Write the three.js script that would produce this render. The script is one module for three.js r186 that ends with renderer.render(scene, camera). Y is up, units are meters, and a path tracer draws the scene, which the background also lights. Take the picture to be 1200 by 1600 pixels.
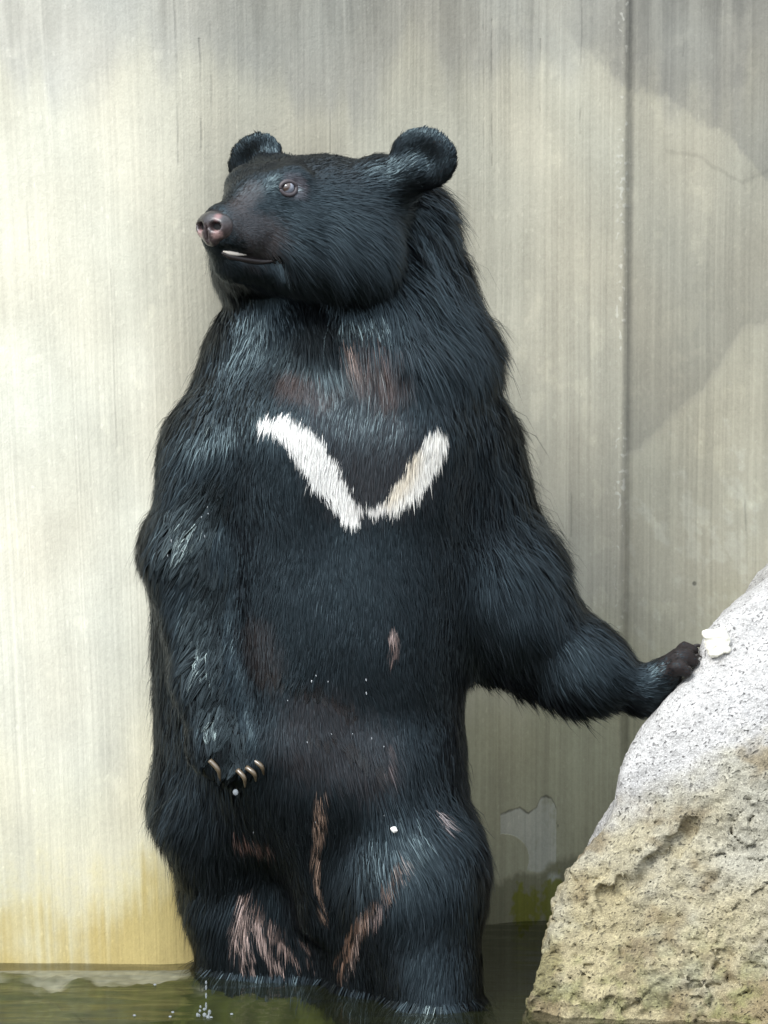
import * as THREE from 'three';
import { ImprovedNoise } from 'three/addons/math/ImprovedNoise.js';
import { mergeGeometries } from 'three/addons/utils/BufferGeometryUtils.js';

// ---------------------------------------------------------------- camera, sky, sun, exposure
const W = 768, H = 1024;
const scene = new THREE.Scene();
const PITCH = 6 * Math.PI / 180, DIST = 6, AIM = new THREE.Vector3(0, 0.7485, 0.1);
const FWD = new THREE.Vector3(0, -Math.sin(PITCH), -Math.cos(PITCH)), UPV = new THREE.Vector3(0, Math.cos(PITCH), -Math.sin(PITCH));
const camera = new THREE.PerspectiveCamera(2 * Math.atan(800 / 6000) * 180 / Math.PI, W / H, 0.1, 400);
camera.position.copy(AIM).addScaledVector(FWD, -DIST);
camera.lookAt(AIM);
scene.add(camera);

const renderer = new THREE.WebGLRenderer({ antialias: true });
renderer.setSize(W, H);
renderer.toneMapping = THREE.LinearToneMapping;
renderer.toneMappingExposure = 1.93;
renderer.shadowMap.enabled = true;

const SUN = new THREE.Vector3(-0.68, 1.02, 0.88).normalize();
{ // soft overcast: a bright veil of cloud, brighter round the hidden sun and towards the zenith
  const w = 512, h = 256, data = new Float32Array(w * h * 4), n = new ImprovedNoise(), d = new THREE.Vector3();
  for (let j = 0; j < h; j++) for (let i = 0; i < w; i++) {
    const el = ((j + 0.5) / h - 0.5) * Math.PI, az = ((i + 0.5) / w - 0.5) * 2 * Math.PI;
    d.set(Math.cos(el) * Math.cos(az), Math.sin(el), Math.cos(el) * Math.sin(az));
    const up = Math.max(0, d.y), glow = Math.pow(Math.max(0, d.dot(SUN)), 5);
    const cloud = 1 + 0.18 * n.noise(d.x * 3, d.y * 5, d.z * 3) + 0.09 * n.noise(d.x * 8, d.y * 12, d.z * 8);
    const L = d.y < 0 ? 0.35 : (0.34 + 0.95 * up + 1.3 * glow) * cloud, o = (j * w + i) * 4;
    data[o] = L * 0.93; data[o + 1] = L; data[o + 2] = L * 1.1; data[o + 3] = 1;
  }
  const sky = new THREE.DataTexture(data, w, h, THREE.RGBAFormat, THREE.FloatType);
  sky.mapping = THREE.EquirectangularReflectionMapping; sky.magFilter = sky.minFilter = THREE.LinearFilter; sky.needsUpdate = true;
  scene.background = sky; scene.environment = sky;
}
const sun = new THREE.DirectionalLight(new THREE.Color(1, 0.965, 0.9), 1.5);
sun.position.copy(SUN).multiplyScalar(8).add(AIM); sun.target.position.copy(AIM);
sun.castShadow = true; sun.shadow.radius = 34; sun.shadow.mapSize.set(2048, 2048);
Object.assign(sun.shadow.camera, { left: -2.5, right: 2.5, top: 2.5, bottom: -2.5, near: 0.5, far: 20 });
scene.add(sun, sun.target);

// ---------------------------------------------------------------- helpers
const P = new ImprovedNoise();
function rng(a) { return () => { a |= 0; a = a + 0x6D2B79F5 | 0; let t = Math.imul(a ^ a >>> 15, 1 | a); t = t + Math.imul(t ^ t >>> 7, 61 | t) ^ t; return ((t ^ t >>> 14) >>> 0) / 4294967296; }; }
const clamp = (x, a = 0, b = 1) => Math.min(b, Math.max(a, x));
const sst = (a, b, x) => { const t = clamp((x - a) / (b - a)); return t * t * (3 - 2 * t); };
const mix = (a, b, t) => a + (b - a) * t;
const fbm = (x, y, z, o = 4) => { let s = 0, a = 0.5; for (let i = 0; i < o; i++) { s += a * P.noise(x, y, z); x = x * 2.03 + 11.3; y = y * 2.03 + 5.1; z = z * 2.03 + 7.7; a *= 0.5; } return s; };
const V3 = (x, y, z) => new THREE.Vector3(x, y, z);
// a measured direction of the photograph, met with a plane of the place (metres)
function ray(px, py) { return FWD.clone().multiplyScalar(6000).addScaledVector(UPV, 800 - py).add(V3(px - 600, 0, 0)).normalize(); }
function at(px, py, z) { const r = ray(px, py); return camera.position.clone().addScaledVector(r, (z - camera.position.z) / r.z); }
function onWater(px, py) { const r = ray(px, py); return camera.position.clone().addScaledVector(r, -camera.position.y / r.y); }
const names = {};
function numbered(n) { const k = names[n] = (names[n] ?? -1) + 1; return k ? `${n}_${String(k).padStart(3, '0')}` : n; }
function shade(o) { o.castShadow = o.receiveShadow = true; return o; }
function tag(o, label, category, group, kind) { o.userData.label = label; if (category) o.userData.category = category; if (group) o.userData.group = group; if (kind) o.userData.kind = kind; return o; }
function thing(name, pos) { const g = new THREE.Group(); g.name = numbered(name); g.position.copy(pos); scene.add(g); return g; }
function part(name, geo, mat, parent) {              // geometry is given in world space
  if (parent.isObject3D && parent !== scene) { const p = V3(0, 0, 0); for (let o = parent; o && o !== scene; o = o.parent) p.add(o.position); geo.translate(-p.x, -p.y, -p.z); }
  const m = shade(new THREE.Mesh(geo, mat)); m.name = name; parent.add(m); return m;
}
function solid(name, geo, mat) {                     // one-mesh thing with its origin at its base
  geo.computeBoundingBox(); const b = geo.boundingBox, c = V3((b.min.x + b.max.x) / 2, b.min.y, (b.min.z + b.max.z) / 2);
  geo.translate(-c.x, -c.y, -c.z); const m = shade(new THREE.Mesh(geo, mat)); m.name = numbered(name); m.position.copy(c); scene.add(m); return m;
}
// surface nets over a signed distance, evaluated only near the surface
function netMesh(sdf, lo, hi, h, slack = 1.6) {
  const B = 4, nb = [0, 1, 2].map((k) => Math.ceil((hi[k] - lo[k]) / h / B)), n = nb.map((b) => b * B + 1), [nx, ny, nz] = n;
  const f = new Float32Array(nx * ny * nz).fill(NaN), id = (i, j, k) => i + nx * (j + ny * k), reach = B * h * 0.87 * slack;
  for (let c = 0; c < nb[2]; c++) for (let b = 0; b < nb[1]; b++) for (let a = 0; a < nb[0]; a++) {
    const d = sdf(lo[0] + (a + 0.5) * B * h, lo[1] + (b + 0.5) * B * h, lo[2] + (c + 0.5) * B * h);
    if (Math.abs(d) > reach) continue;
    for (let k = 0; k <= B; k++) for (let j = 0; j <= B; j++) for (let i = 0; i <= B; i++) {
      const q = id(a * B + i, b * B + j, c * B + k);
      if (f[q] !== f[q]) f[q] = sdf(lo[0] + (a * B + i) * h, lo[1] + (b * B + j) * h, lo[2] + (c * B + k) * h);
    }
  }
  const vid = new Int32Array(nx * ny * nz).fill(-1), pos = [], idx = [], E = [[0, 1], [2, 3], [4, 5], [6, 7], [0, 2], [1, 3], [4, 6], [5, 7], [0, 4], [1, 5], [2, 6], [3, 7]], g = new Float64Array(8);
  for (let k = 0; k < nz - 1; k++) for (let j = 0; j < ny - 1; j++) for (let i = 0; i < nx - 1; i++) {
    let bad = false, neg = 0;
    for (let q = 0; q < 8; q++) { const v = f[id(i + (q & 1), j + (q >> 1 & 1), k + (q >> 2))]; if (v !== v) { bad = true; break; } g[q] = v; if (v < 0) neg++; }
    if (bad || neg === 0 || neg === 8) continue;
    let x = 0, y = 0, z = 0, c = 0;
    for (const [p, q] of E) if ((g[p] < 0) !== (g[q] < 0)) { const t = g[p] / (g[p] - g[q]); x += mix(p & 1, q & 1, t); y += mix(p >> 1 & 1, q >> 1 & 1, t); z += mix(p >> 2, q >> 2, t); c++; }
    vid[id(i, j, k)] = pos.length / 3; pos.push(lo[0] + (i + x / c) * h, lo[1] + (j + y / c) * h, lo[2] + (k + z / c) * h);
  }
  const quad = (a, b, c, d, flip) => { if (a < 0 || b < 0 || c < 0 || d < 0) return; if (flip) idx.push(a, c, b, a, d, c); else idx.push(a, b, c, a, c, d); };
  for (let k = 1; k < nz - 1; k++) for (let j = 1; j < ny - 1; j++) for (let i = 1; i < nx - 1; i++) {
    const v = f[id(i, j, k)]; if (v !== v) continue;
    const X = f[id(i + 1, j, k)], Y = f[id(i, j + 1, k)], Z = f[id(i, j, k + 1)];
    if (X === X && (v < 0) !== (X < 0)) quad(vid[id(i, j - 1, k - 1)], vid[id(i, j, k - 1)], vid[id(i, j, k)], vid[id(i, j - 1, k)], v >= 0);
    if (Y === Y && (v < 0) !== (Y < 0)) quad(vid[id(i - 1, j, k - 1)], vid[id(i - 1, j, k)], vid[id(i, j, k)], vid[id(i, j, k - 1)], v >= 0);
    if (Z === Z && (v < 0) !== (Z < 0)) quad(vid[id(i - 1, j - 1, k)], vid[id(i, j - 1, k)], vid[id(i, j, k)], vid[id(i - 1, j, k)], v >= 0);
  }
  const geo = new THREE.BufferGeometry();
  geo.setAttribute('position', new THREE.Float32BufferAttribute(pos, 3)); geo.setIndex(idx); geo.computeVertexNormals();
  return geo;
}
function paint(geo, fn) {                             // vertex colours from a function of (x, y, z, nx, ny, nz)
  const p = geo.attributes.position, n = geo.attributes.normal, c = new Float32Array(p.count * 3), out = [0, 0, 0];
  for (let i = 0; i < p.count; i++) { fn(p.getX(i), p.getY(i), p.getZ(i), n.getX(i), n.getY(i), n.getZ(i), out); c.set(out, i * 3); }
  geo.setAttribute('color', new THREE.BufferAttribute(c, 3)); return geo;
}
function taperTube(pts, rad, seg = 10, sides = 8, flat = 1) {   // a tapered bent tube with closed ends
  const cv = new THREE.CatmullRomCurve3(pts), fr = cv.computeFrenetFrames(seg), pos = [], idx = [];
  for (let i = 0; i <= seg; i++) { const t = i / seg, c = cv.getPoint(t), u = t * (rad.length - 1), k = Math.min(rad.length - 2, Math.floor(u)), r = mix(rad[k], rad[k + 1], u - k);
    for (let s = 0; s < sides; s++) { const a = s / sides * 2 * Math.PI, q = c.clone().addScaledVector(fr.normals[i], Math.cos(a) * r).addScaledVector(fr.binormals[i], Math.sin(a) * r * flat); pos.push(q.x, q.y, q.z); } }
  for (let i = 0; i < seg; i++) for (let s = 0; s < sides; s++) { const a = i * sides + s, b = i * sides + (s + 1) % sides; idx.push(a, b, a + sides, b, b + sides, a + sides); }
  for (const [o, dir] of [[0, 1], [seg * sides, -1]]) { const c = pts[o ? pts.length - 1 : 0]; pos.push(c.x, c.y, c.z); const m = pos.length / 3 - 1; for (let s = 0; s < sides; s++) { const a = o + s, b = o + (s + 1) % sides; dir > 0 ? idx.push(m, b, a) : idx.push(m, a, b); } }
  const g = new THREE.BufferGeometry(); g.setAttribute('position', new THREE.Float32BufferAttribute(pos, 3)); g.setIndex(idx); g.computeVertexNormals(); return g;
}
const smin = (a, b, k) => { const h = Math.max(k - Math.abs(a - b), 0) / k; return Math.min(a, b) - h * h * k * 0.25; };
const smax = (a, b, k) => -smin(-a, -b, k);
function march(sdf, px, py, far = 8.5) {              // first point of a surface along a measured direction
  const r = ray(px, py), o = camera.position; let t = 4.6;
  for (let i = 0; i < 400 && t < far; i++) { const d = sdf(o.x + r.x * t, o.y + r.y * t, o.z + r.z * t); if (d < 0.0004) break; t += Math.max(0.0004, d * 0.6); }
  return o.clone().addScaledVector(r, t);
}
function grad(sdf, p, e = 0.004) { return V3(sdf(p.x + e, p.y, p.z) - sdf(p.x - e, p.y, p.z), sdf(p.x, p.y + e, p.z) - sdf(p.x, p.y - e, p.z), sdf(p.x, p.y, p.z + e) - sdf(p.x, p.y, p.z - e)).normalize(); }

// ---------------------------------------------------------------- the concrete wall
const Z_L = onWater(150, 1507).z, Z_R = onWater(830, 1438).z;     // where the water meets the wall, left and right
const XB0 = -0.305, XB1 = 0.215;                                     // the wall turns back between these
const softRamp = (x, w) => x < -w ? 0 : x > w ? x : (x + w) * (x + w) / (4 * w);
const wallZ = (x) => Z_L + (Z_R - Z_L) / (XB1 - XB0) * (softRamp(x - XB0, 0.07) - softRamp(x - XB1, 0.08)) - 0.007 * sst(-0.007, 0.007, x - SEAM);
const SEAM = 0.408, YMID = 0.85;
function wallAt(px, py) { let z = -0.2; for (let i = 0; i < 30; i++) z = mix(z, wallZ(at(px, py, z).x), 0.6); return at(px, py, z); }
{
  const TX0 = -0.78, TX1 = 0.82, TY0 = -0.1, TY1 = 1.75, N = 1536;
  const col = new Uint8Array(N * N * 4), bmp = new Uint8Array(N * N * 4);
  const line = (pts) => { const q = pts.map(([a, b]) => wallAt(a, b)); return (x) => { if (x <= q[0].x) return q[0].y; for (let i = 1; i < q.length; i++) if (x < q[i].x) return mix(q[i - 1].y, q[i].y, (x - q[i - 1].x) / (q[i].x - q[i - 1].x)); return q[q.length - 1].y; }; };
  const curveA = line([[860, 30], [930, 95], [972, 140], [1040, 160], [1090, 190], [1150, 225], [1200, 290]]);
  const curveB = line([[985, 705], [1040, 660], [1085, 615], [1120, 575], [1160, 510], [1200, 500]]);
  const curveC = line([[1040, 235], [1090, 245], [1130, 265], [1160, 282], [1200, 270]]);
  const algae = line([[0, 1350], [60, 1370], [110, 1375], [150, 1345], [230, 1330], [300, 1300]]);
  const yTop = wallAt(400, 118).y, yTop2 = wallAt(400, 30).y;
  const wet = line([[560, 1330], [780, 1365], [830, 1358], [880, 1345], [930, 1325]]);
  const flakeTop = line([[778, 1275], [795, 1267], [812, 1262], [826, 1271], [838, 1262], [845, 1247], [853, 1243], [862, 1247], [869, 1262], [870, 1290]]);
  const fx0 = wallAt(782, 1300).x, fx1 = wallAt(869, 1300).x, fyb = wallAt(820, 1362).y, fmid = wallAt(806, 1300).x;
  const mossC = wallAt(834, 1408), paleC = wallAt(866, 1400), holeC = wallAt(1085, 912), bright = wallAt(50, 960);
  const x760 = wallAt(770, 500).x, x980 = wallAt(968, 500).x, scr = wallAt(1110, 850);
  const lines = [[330, 60, 250, 1.2], [298, 0, 260, 1], [345, 0, 200, 0.7], [42, 0, 120, 1.2], [768, 30, 260, 1], [755, 0, 330, 0.7], [845, 60, 190, 0.9], [908, 0, 210, 1], [515, 160, 240, 0.8], [640, 110, 220, 0.7], [892, 730, 840, 1], [1165, 780, 830, 1.2], [1068, 0, 90, 0.6], [85, 300, 470, 0.6], [200, 420, 700, 0.5]]
    .map(([px, a, b, s]) => [wallAt(px, (a + b) / 2).x, wallAt(px, a).y, wallAt(px, b).y, s]);
  for (let j = 0; j < N; j++) for (let i = 0; i < N; i++) {
    const x = mix(TX0, TX1, (i + 0.5) / N), y = mix(TY0, TY1, (j + 0.5) / N), o = (j * N + i) * 4;
    const lean = x < -0.15 ? (-0.15 - x) * 0.1 * (y - 0.2) : 0, xs = x + lean + 0.0022 * P.noise(y * 5, x * 9, 2.2);
    const s1 = P.noise(xs * 330, y * 3.1, 1.5), s2 = P.noise(xs * 120, y * 1.7, 4.5), s3 = P.noise(xs * 42, y * 1.3, 9.5), s4 = P.noise(xs * 13, y * 0.9, 3.1);
    const g1 = P.noise(x * 420, y * 400, 7.7), g2 = P.noise(x * 160, y * 110, 2.7), b1 = fbm(x * 5, y * 4, 1.3, 5), b2 = fbm(x * 14, y * 10, 8.3, 4);
    let r = 0.42, g = 0.398, b = 0.312, k = 1;
    // pale lime bloom on the left, with brightness of the light mixed into the colour
    const limeLit = sst(-0.02, 0.26, 0.30 - Math.hypot((x - bright.x) * 0.9, (y - bright.y - 0.06) * 0.62) + 0.22 * b1 + 0.04 * s3) * sst(-0.18, -0.42, x + 0.1 * b2);
    r = mix(r, 0.74, limeLit); g = mix(g, 0.725, limeLit); b = mix(b, 0.615, limeLit);
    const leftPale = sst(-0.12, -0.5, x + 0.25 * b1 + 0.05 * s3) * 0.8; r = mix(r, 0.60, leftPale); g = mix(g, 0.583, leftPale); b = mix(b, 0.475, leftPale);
    // grey runoff from the top
    const top = sst(-0.05, 0.05, y - yTop + 0.10 * s4 + 0.05 * s3 + 0.09 * b1) * 0.62; r = mix(r, r*0.66, top); g = mix(g, g*0.68, top); b = mix(b, b*0.77, top);
    const top2 = sst(-0.04, 0.06, y - yTop2 + 0.12 * s3 + 0.06 * s2) * sst(-0.1, 0.2, s3 + 0.3 * s4) * 0.45; k *= 1 - 0.4 * top2;
    // the grey vertical stain left of the joint, the right-hand bay with its shade painted into the colour
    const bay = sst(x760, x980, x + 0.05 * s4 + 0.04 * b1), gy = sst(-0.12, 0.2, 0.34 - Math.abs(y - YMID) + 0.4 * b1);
    const stainShade = bay * (x < SEAM ? 0.62 : 0.72) * (0.55 + 0.45 * gy); r = mix(r, 0.255, stainShade); g = mix(g, 0.247, stainShade); b = mix(b, 0.198, stainShade);
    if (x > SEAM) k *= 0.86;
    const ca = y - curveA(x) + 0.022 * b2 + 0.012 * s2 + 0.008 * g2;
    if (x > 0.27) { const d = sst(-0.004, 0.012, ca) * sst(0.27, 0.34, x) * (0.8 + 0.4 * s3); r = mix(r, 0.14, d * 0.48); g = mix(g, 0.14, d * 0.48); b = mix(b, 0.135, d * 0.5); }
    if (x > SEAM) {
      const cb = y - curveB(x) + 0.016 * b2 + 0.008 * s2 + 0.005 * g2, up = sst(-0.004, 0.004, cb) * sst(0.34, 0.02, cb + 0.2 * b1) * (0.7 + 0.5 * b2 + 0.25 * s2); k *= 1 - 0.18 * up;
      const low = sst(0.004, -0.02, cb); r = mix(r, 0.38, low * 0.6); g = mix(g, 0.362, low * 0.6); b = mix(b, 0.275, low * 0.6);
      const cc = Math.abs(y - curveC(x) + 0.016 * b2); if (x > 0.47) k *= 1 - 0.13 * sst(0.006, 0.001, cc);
      const sc = Math.hypot((x - scr.x) * 0.6, y - scr.y); const sp = sst(0.12, 0.36, fbm(x * 34 + y * 12, y * 26, 3.3, 4) + 0.13 - sc * 0.9) * 0.6; r = mix(r, 0.42, sp); g = mix(g, 0.41, sp); b = mix(b, 0.33, sp);
    }
    { const sp = sst(0.22, 0.36, fbm(x * 22, y * 17, 6.6, 4) + (x > 0.2 ? 0.05 : -0.05)) * 0.35; r = mix(r, r * 1.28, sp); g = mix(g, g * 1.27, sp); b = mix(b, b * 1.24, sp); }
    // joint: a grimy strip with crumbled edges
    const js = x - SEAM + 0.0016 * P.noise(y * 60, 3, 1); const jd = sst(-0.012, -0.005, js) * sst(0.013, 0.004, js); k *= 1 - 0.40 * jd * clamp(0.75 + 0.5 * P.noise(y * 7, 1, 5) + 0.3 * g2);
    const crumb = sst(0.016, 0.004, Math.abs(js + 0.009 + 0.006 * P.noise(y * 23, 4, 4))) * sst(0.34, 0.5, P.noise(x * 150, y * 110, 12.1) + 0.35 * P.noise(y * 6, 9, 2)) * 0.5; r = mix(r, 0.55, crumb); g = mix(g, 0.54, crumb); b = mix(b, 0.47, crumb);
    // lower right greenish film, lower left ochre algae, with ragged upper edges
    const gr = sst(0.62, 0.28, y + 0.22 * b1 + 0.05 * s3) * sst(0.02, 0.16, x); r = mix(r, 0.36, gr * 0.8); g = mix(g, 0.352, gr * 0.8); b = mix(b, 0.225, gr * 0.8);
    const left = sst(0.05, -0.12, x);
    const al = sst(-0.06, 0.10, algae(x) - y + 0.14 * b2 + 0.05 * s3 + 0.02 * s2 + 0.12 * b1 + 0.03 * g2) * left; r = mix(r, 0.44, al * 0.8); g = mix(g, 0.375, al * 0.8); b = mix(b, 0.165, al * 0.8);
    const al1 = sst(-0.1, 0.2, algae(x) + 0.16 + 0.25 * sst(-0.5, -0.3, x) - y + 0.3 * b1 + 0.05 * s3) * left * 0.5; r = mix(r, 0.56, al1); g = mix(g, 0.525, al1); b = mix(b, 0.36, al1);  // yellow glow beside the bear painted in, reaching above the algae
    const al2 = sst(0.02, 0.14, algae(x) - y - 0.02 + 0.12 * b2 + 0.05 * s2 + sst(-0.5, -0.25, x) * 0.03) * left; r = mix(r, 0.35, al2 * 0.75); g = mix(g, 0.26, al2 * 0.75); b = mix(b, 0.07, al2 * 0.75);
    // foot of the right-hand wall: pale flaked patch, wet strip, moss
    const ft = flakeTop(x) - y + 0.002 * g2, inF = x > fx0 && x < fx1 && ft > 0 ? 1 : 0, loB = sst(0, 0.01, y - fyb - 0.016 * s3 - 0.01 * b2);
    const lobe = sst(0.0, 0.012, 0.045 - Math.hypot((x - fx0 - 0.004) * 1.0, y - fyb - 0.022) < 0 ? 1 : 0);
    const pale = inF * loB * sst(-0.25, 0.25, b2 + 0.35 - Math.abs(x - fmid) * 1 + 0.2 * g2) * lobe; r = mix(r, 0.52, pale * 0.6); g = mix(g, 0.52, pale * 0.6); b = mix(b, 0.45, pale * 0.6);
    const edgeShade = x > fx0 && x < fx1 + 0.004 ? sst(0.0035, 0.0008, Math.abs(ft)) : 0; k *= 1 - 0.55 * edgeShade * clamp(0.6 + P.noise(x * 60, 2, 2));  // dark rim: shade under the overhanging flake edge, painted into the colour
    const wt = sst(-0.004, 0.016, wet(x) - y + 0.03 * b2 + 0.018 * s3 + 0.008 * g2) * sst(0.08, 0.16, x); r = mix(r, 0.165, wt * 0.8); g = mix(g, 0.16, wt * 0.8); b = mix(b, 0.095, wt * 0.8);
    const wp = sst(0.014, 0.006, Math.abs(x - paleC.x + 0.004 * b2)) * sst(0.045, 0.03, Math.abs(y - paleC.y)); r = mix(r, 0.42, wp * 0.8); g = mix(g, 0.43, wp * 0.8); b = mix(b, 0.38, wp * 0.8);
    const ms = sst(0.0, 0.5, 0.85 - Math.hypot((x - mossC.x) / 0.05, (y - mossC.y + 0.01) / 0.055) + 1.5 * b2 + 0.8 * s3 + 0.4 * g2); r = mix(r, 0.155, ms * 0.9); g = mix(g, 0.16, ms * 0.9); b = mix(b, 0.014, ms * 0.9);
    const hole = sst(0.005, 0.002, Math.hypot(x - holeC.x, y - holeC.y)); k *= 1 - 0.6 * hole;
    let crack = 0; for (const [lx, ya, yb, s] of lines) { const dx = Math.abs(xs - lx - 0.0012 * P.noise(y * 30, lx * 50, 1)); if (dx < 0.003 && y < ya && y > yb) crack = Math.max(crack, s * sst(0.0022, 0.0006, dx) * sst(-0.4, 0.3, P.noise(y * 14, lx * 90, 3) + 0.4 * P.noise(y * 60, lx * 90, 3))); }
    k *= 1 - 0.22 * Math.min(1, crack);
    const am = x < -0.1 ? 0.55 : 1, b3 = fbm(x * 7, y * 3.2, 17.3, 3), strk = 1 + am * (0.12 * s1 + 0.11 * s2 + 0.05 * s3 + 0.06 * s4) + 0.08 * g1 + 0.06 * g2 + 0.2 * b1 + 0.14 * b2 + 0.15 * b3;
    const fleck = P.noise(x * 240, y * 90, 5.5) > 0.62 ? 1.12 : 1;
    k *= strk * fleck; const warm = 0.03 * P.noise(x * 8, y * 5, 21);
    const put = (v) => { v = clamp(v, 0.004, 0.9); return Math.round(255 * (v <= 0.0031308 ? 12.92 * v : 1.055 * Math.pow(v, 1 / 2.4) - 0.055)); };
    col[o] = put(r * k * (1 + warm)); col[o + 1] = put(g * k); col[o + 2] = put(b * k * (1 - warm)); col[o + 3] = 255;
    let hgt = 0.55 + 0.16 * s1 + 0.14 * s2 + 0.10 * s3 + 0.10 * g1 + 0.08 * g2 + 0.1 * b2 - 0.35 * crack - 0.4 * hole - 0.3 * inF * loB * lobe + 0.25 * crumb;
    bmp[o] = bmp[o + 1] = bmp[o + 2] = Math.round(255 * clamp(hgt)); bmp[o + 3] = 255;
  }
  const tex = (d, srgb) => { const t = new THREE.DataTexture(d, N, N); t.wrapS = t.wrapT = THREE.MirroredRepeatWrapping; t.magFilter = THREE.LinearFilter; t.minFilter = THREE.LinearMipmapLinearFilter; t.generateMipmaps = true; if (srgb) t.colorSpace = THREE.SRGBColorSpace; t.needsUpdate = true; return t; };
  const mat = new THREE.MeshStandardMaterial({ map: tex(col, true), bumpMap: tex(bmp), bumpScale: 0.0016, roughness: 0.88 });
  const xs = []; for (let x = -3.2; x < 3.2; x += Math.abs(x) < 0.8 ? (Math.abs(x - SEAM) < 0.012 ? 0.0012 : 0.012) : 0.1) xs.push(x);
  const pos = [], uv = [], idx = [], rows = 30, y0 = -0.6, y1 = 2.3;
  for (let j = 0; j <= rows; j++) for (const x of xs) { const y = mix(y0, y1, j / rows); pos.push(x, y, wallZ(x)); uv.push((x - TX0) / (TX1 - TX0), (y - TY0) / (TY1 - TY0)); }
  const n = xs.length; for (let j = 0; j < rows; j++) for (let i = 0; i < n - 1; i++) { const a = j * n + i; idx.push(a, a + 1, a + n, a + 1, a + n + 1, a + n); }
  const base = pos.length / 3; // top and back faces give the wall its thickness
  for (const x of xs) { const z = wallZ(x); pos.push(x, y1, z, x, y1, z - 0.3, x, y1, z - 0.3, x, y0, z - 0.3); const u = (x - TX0) / (TX1 - TX0); uv.push(u, 1.2, u, 1.4, u, 1.4, u, 0); }
  for (let i = 0; i < n - 1; i++) { const a = base + i * 4, b = a + 4; idx.push(a, b, a + 1, b, b + 1, a + 1, a + 2, b + 2, a + 3, b + 2, b + 3, a + 3); }
  const geo = new THREE.BufferGeometry(); geo.setAttribute('position', new THREE.Float32BufferAttribute(pos, 3)); geo.setAttribute('uv', new THREE.Float32BufferAttribute(uv, 2)); geo.setIndex(idx); geo.computeVertexNormals();
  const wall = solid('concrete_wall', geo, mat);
  tag(wall, 'tall stained grey concrete wall with brushed vertical streaks standing in the pool', 'wall', null, 'structure');
}

// ---------------------------------------------------------------- pool floor and water
{
  const g = new THREE.PlaneGeometry(120, 120); g.rotateX(-Math.PI / 2); g.translate(0, -0.5, 0);
  tag(solid('pool_floor', g, new THREE.MeshStandardMaterial({ color: new THREE.Color().setRGB(0.036, 0.037, 0.016), roughness: 0.95 })), 'dark silty pool floor under the murky water', null, null, 'structure');
}
const waveH = (x, z) => { const a = 0.0016 * Math.sin(z * 62 + 3 * P.noise(x * 2.2, z * 3, 1) + x * 6) + 0.0010 * Math.sin(z * 121 - x * 17 + 5 * P.noise(x * 3, z * 4, 7)); return a * (0.55 + 0.8 * P.noise(x * 2.5, z * 2.5, 4)) + 0.0022 * P.noise(x * 9, z * 26, 2.2) + 0.0007 * P.noise(x * 30, z * 90, 5.5); };
{
  const nx = 330, nz = 330, pos = [], idx = [], xa = -0.9, xb = 0.9, za = -0.42, zb = 0.75, cut = (t) => t;
  for (let j = 0; j <= nz; j++) for (let i = 0; i <= nx; i++) { const x = mix(xa, xb, cut(i / nx)), z = mix(za, zb, j / nz), e = sst(0, 0.06, i / nx) * sst(1, 0.94, i / nx) * sst(1, 0.94, j / nz); pos.push(x, waveH(x, z) * e, z); }
  for (let j = 0; j < nz; j++) for (let i = 0; i < nx; i++) { const a = j * (nx + 1) + i; idx.push(a, a + nx + 1, a + 1, a + 1, a + nx + 1, a + nx + 2); }
  // still water outwards from the rippled part
  const far = [[-40, za, xa, zb], [xb, za, 40, zb], [-40, zb, 40, 40]];
  for (const [x0, z0, x1, z1] of far) { const b = pos.length / 3; pos.push(x0, 0, z0, x1, 0, z0, x0, 0, z1, x1, 0, z1); idx.push(b, b + 2, b + 1, b + 1, b + 2, b + 3); }
  const g = new THREE.BufferGeometry(); g.setAttribute('position', new THREE.Float32BufferAttribute(pos, 3)); g.setIndex(idx); g.computeVertexNormals();
  const m = new THREE.MeshPhysicalMaterial({ color: new THREE.Color().setRGB(0.014, 0.016, 0.007), roughness: 0.05, ior: 1.34, transparent: true, opacity: 0.5, side: THREE.DoubleSide });
  tag(solid('water', g, m), 'murky dark green pool water rippling round the bear and the rock', null, null, 'structure');
}

// ---------------------------------------------------------------- the rock
const plane = (p, n) => { const v = V3(...n).normalize(), c = v.dot(p); return (x, y, z) => v.x * x + v.y * y + v.z * z - c; };
const R1 = plane(at(1092, 996, 0.16), [-0.735, 0.65, -0.19]), R2 = plane(at(918, 1332, 0.22), [-0.89, 0.43, -0.2]), R5 = plane(at(836, 1530, 0.30), [-0.965, 0.2, -0.18]), R3 = plane(at(1060, 1160, 0.19), [-0.30, 0.60, 0.74]), R4 = plane(at(1040, 1232, 0.225), [-0.21, 0.40, 0.89]);
function rockBase(x, y, z) {
  let d = smax(R1(x, y, z), R2(x, y, z), 0.02); d = smax(d, R5(x, y, z), 0.03); d = smax(d, R3(x, y, z), 0.045); d = smax(d, R4(x, y, z) + 0.010, 0.012);
  d = smax(d, y - 1.15, 0.2); d = smax(d, x - 1.5, 0.2); d = Math.max(d, -0.4 - z); return d;
}
const crackPts = [[952, 1398], [985, 1385], [1010, 1362], [1040, 1338], [1066, 1312], [1080, 1288]].map(([a, b]) => march(rockBase, a, b));
function segDist(x, y, z, a, b) { const ux = b.x - a.x, uy = b.y - a.y, uz = b.z - a.z, l = ux * ux + uy * uy + uz * uz, t = clamp(((x - a.x) * ux + (y - a.y) * uy + (z - a.z) * uz) / l); return Math.hypot(x - a.x - ux * t, y - a.y - uy * t, z - a.z - uz * t); }
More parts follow.
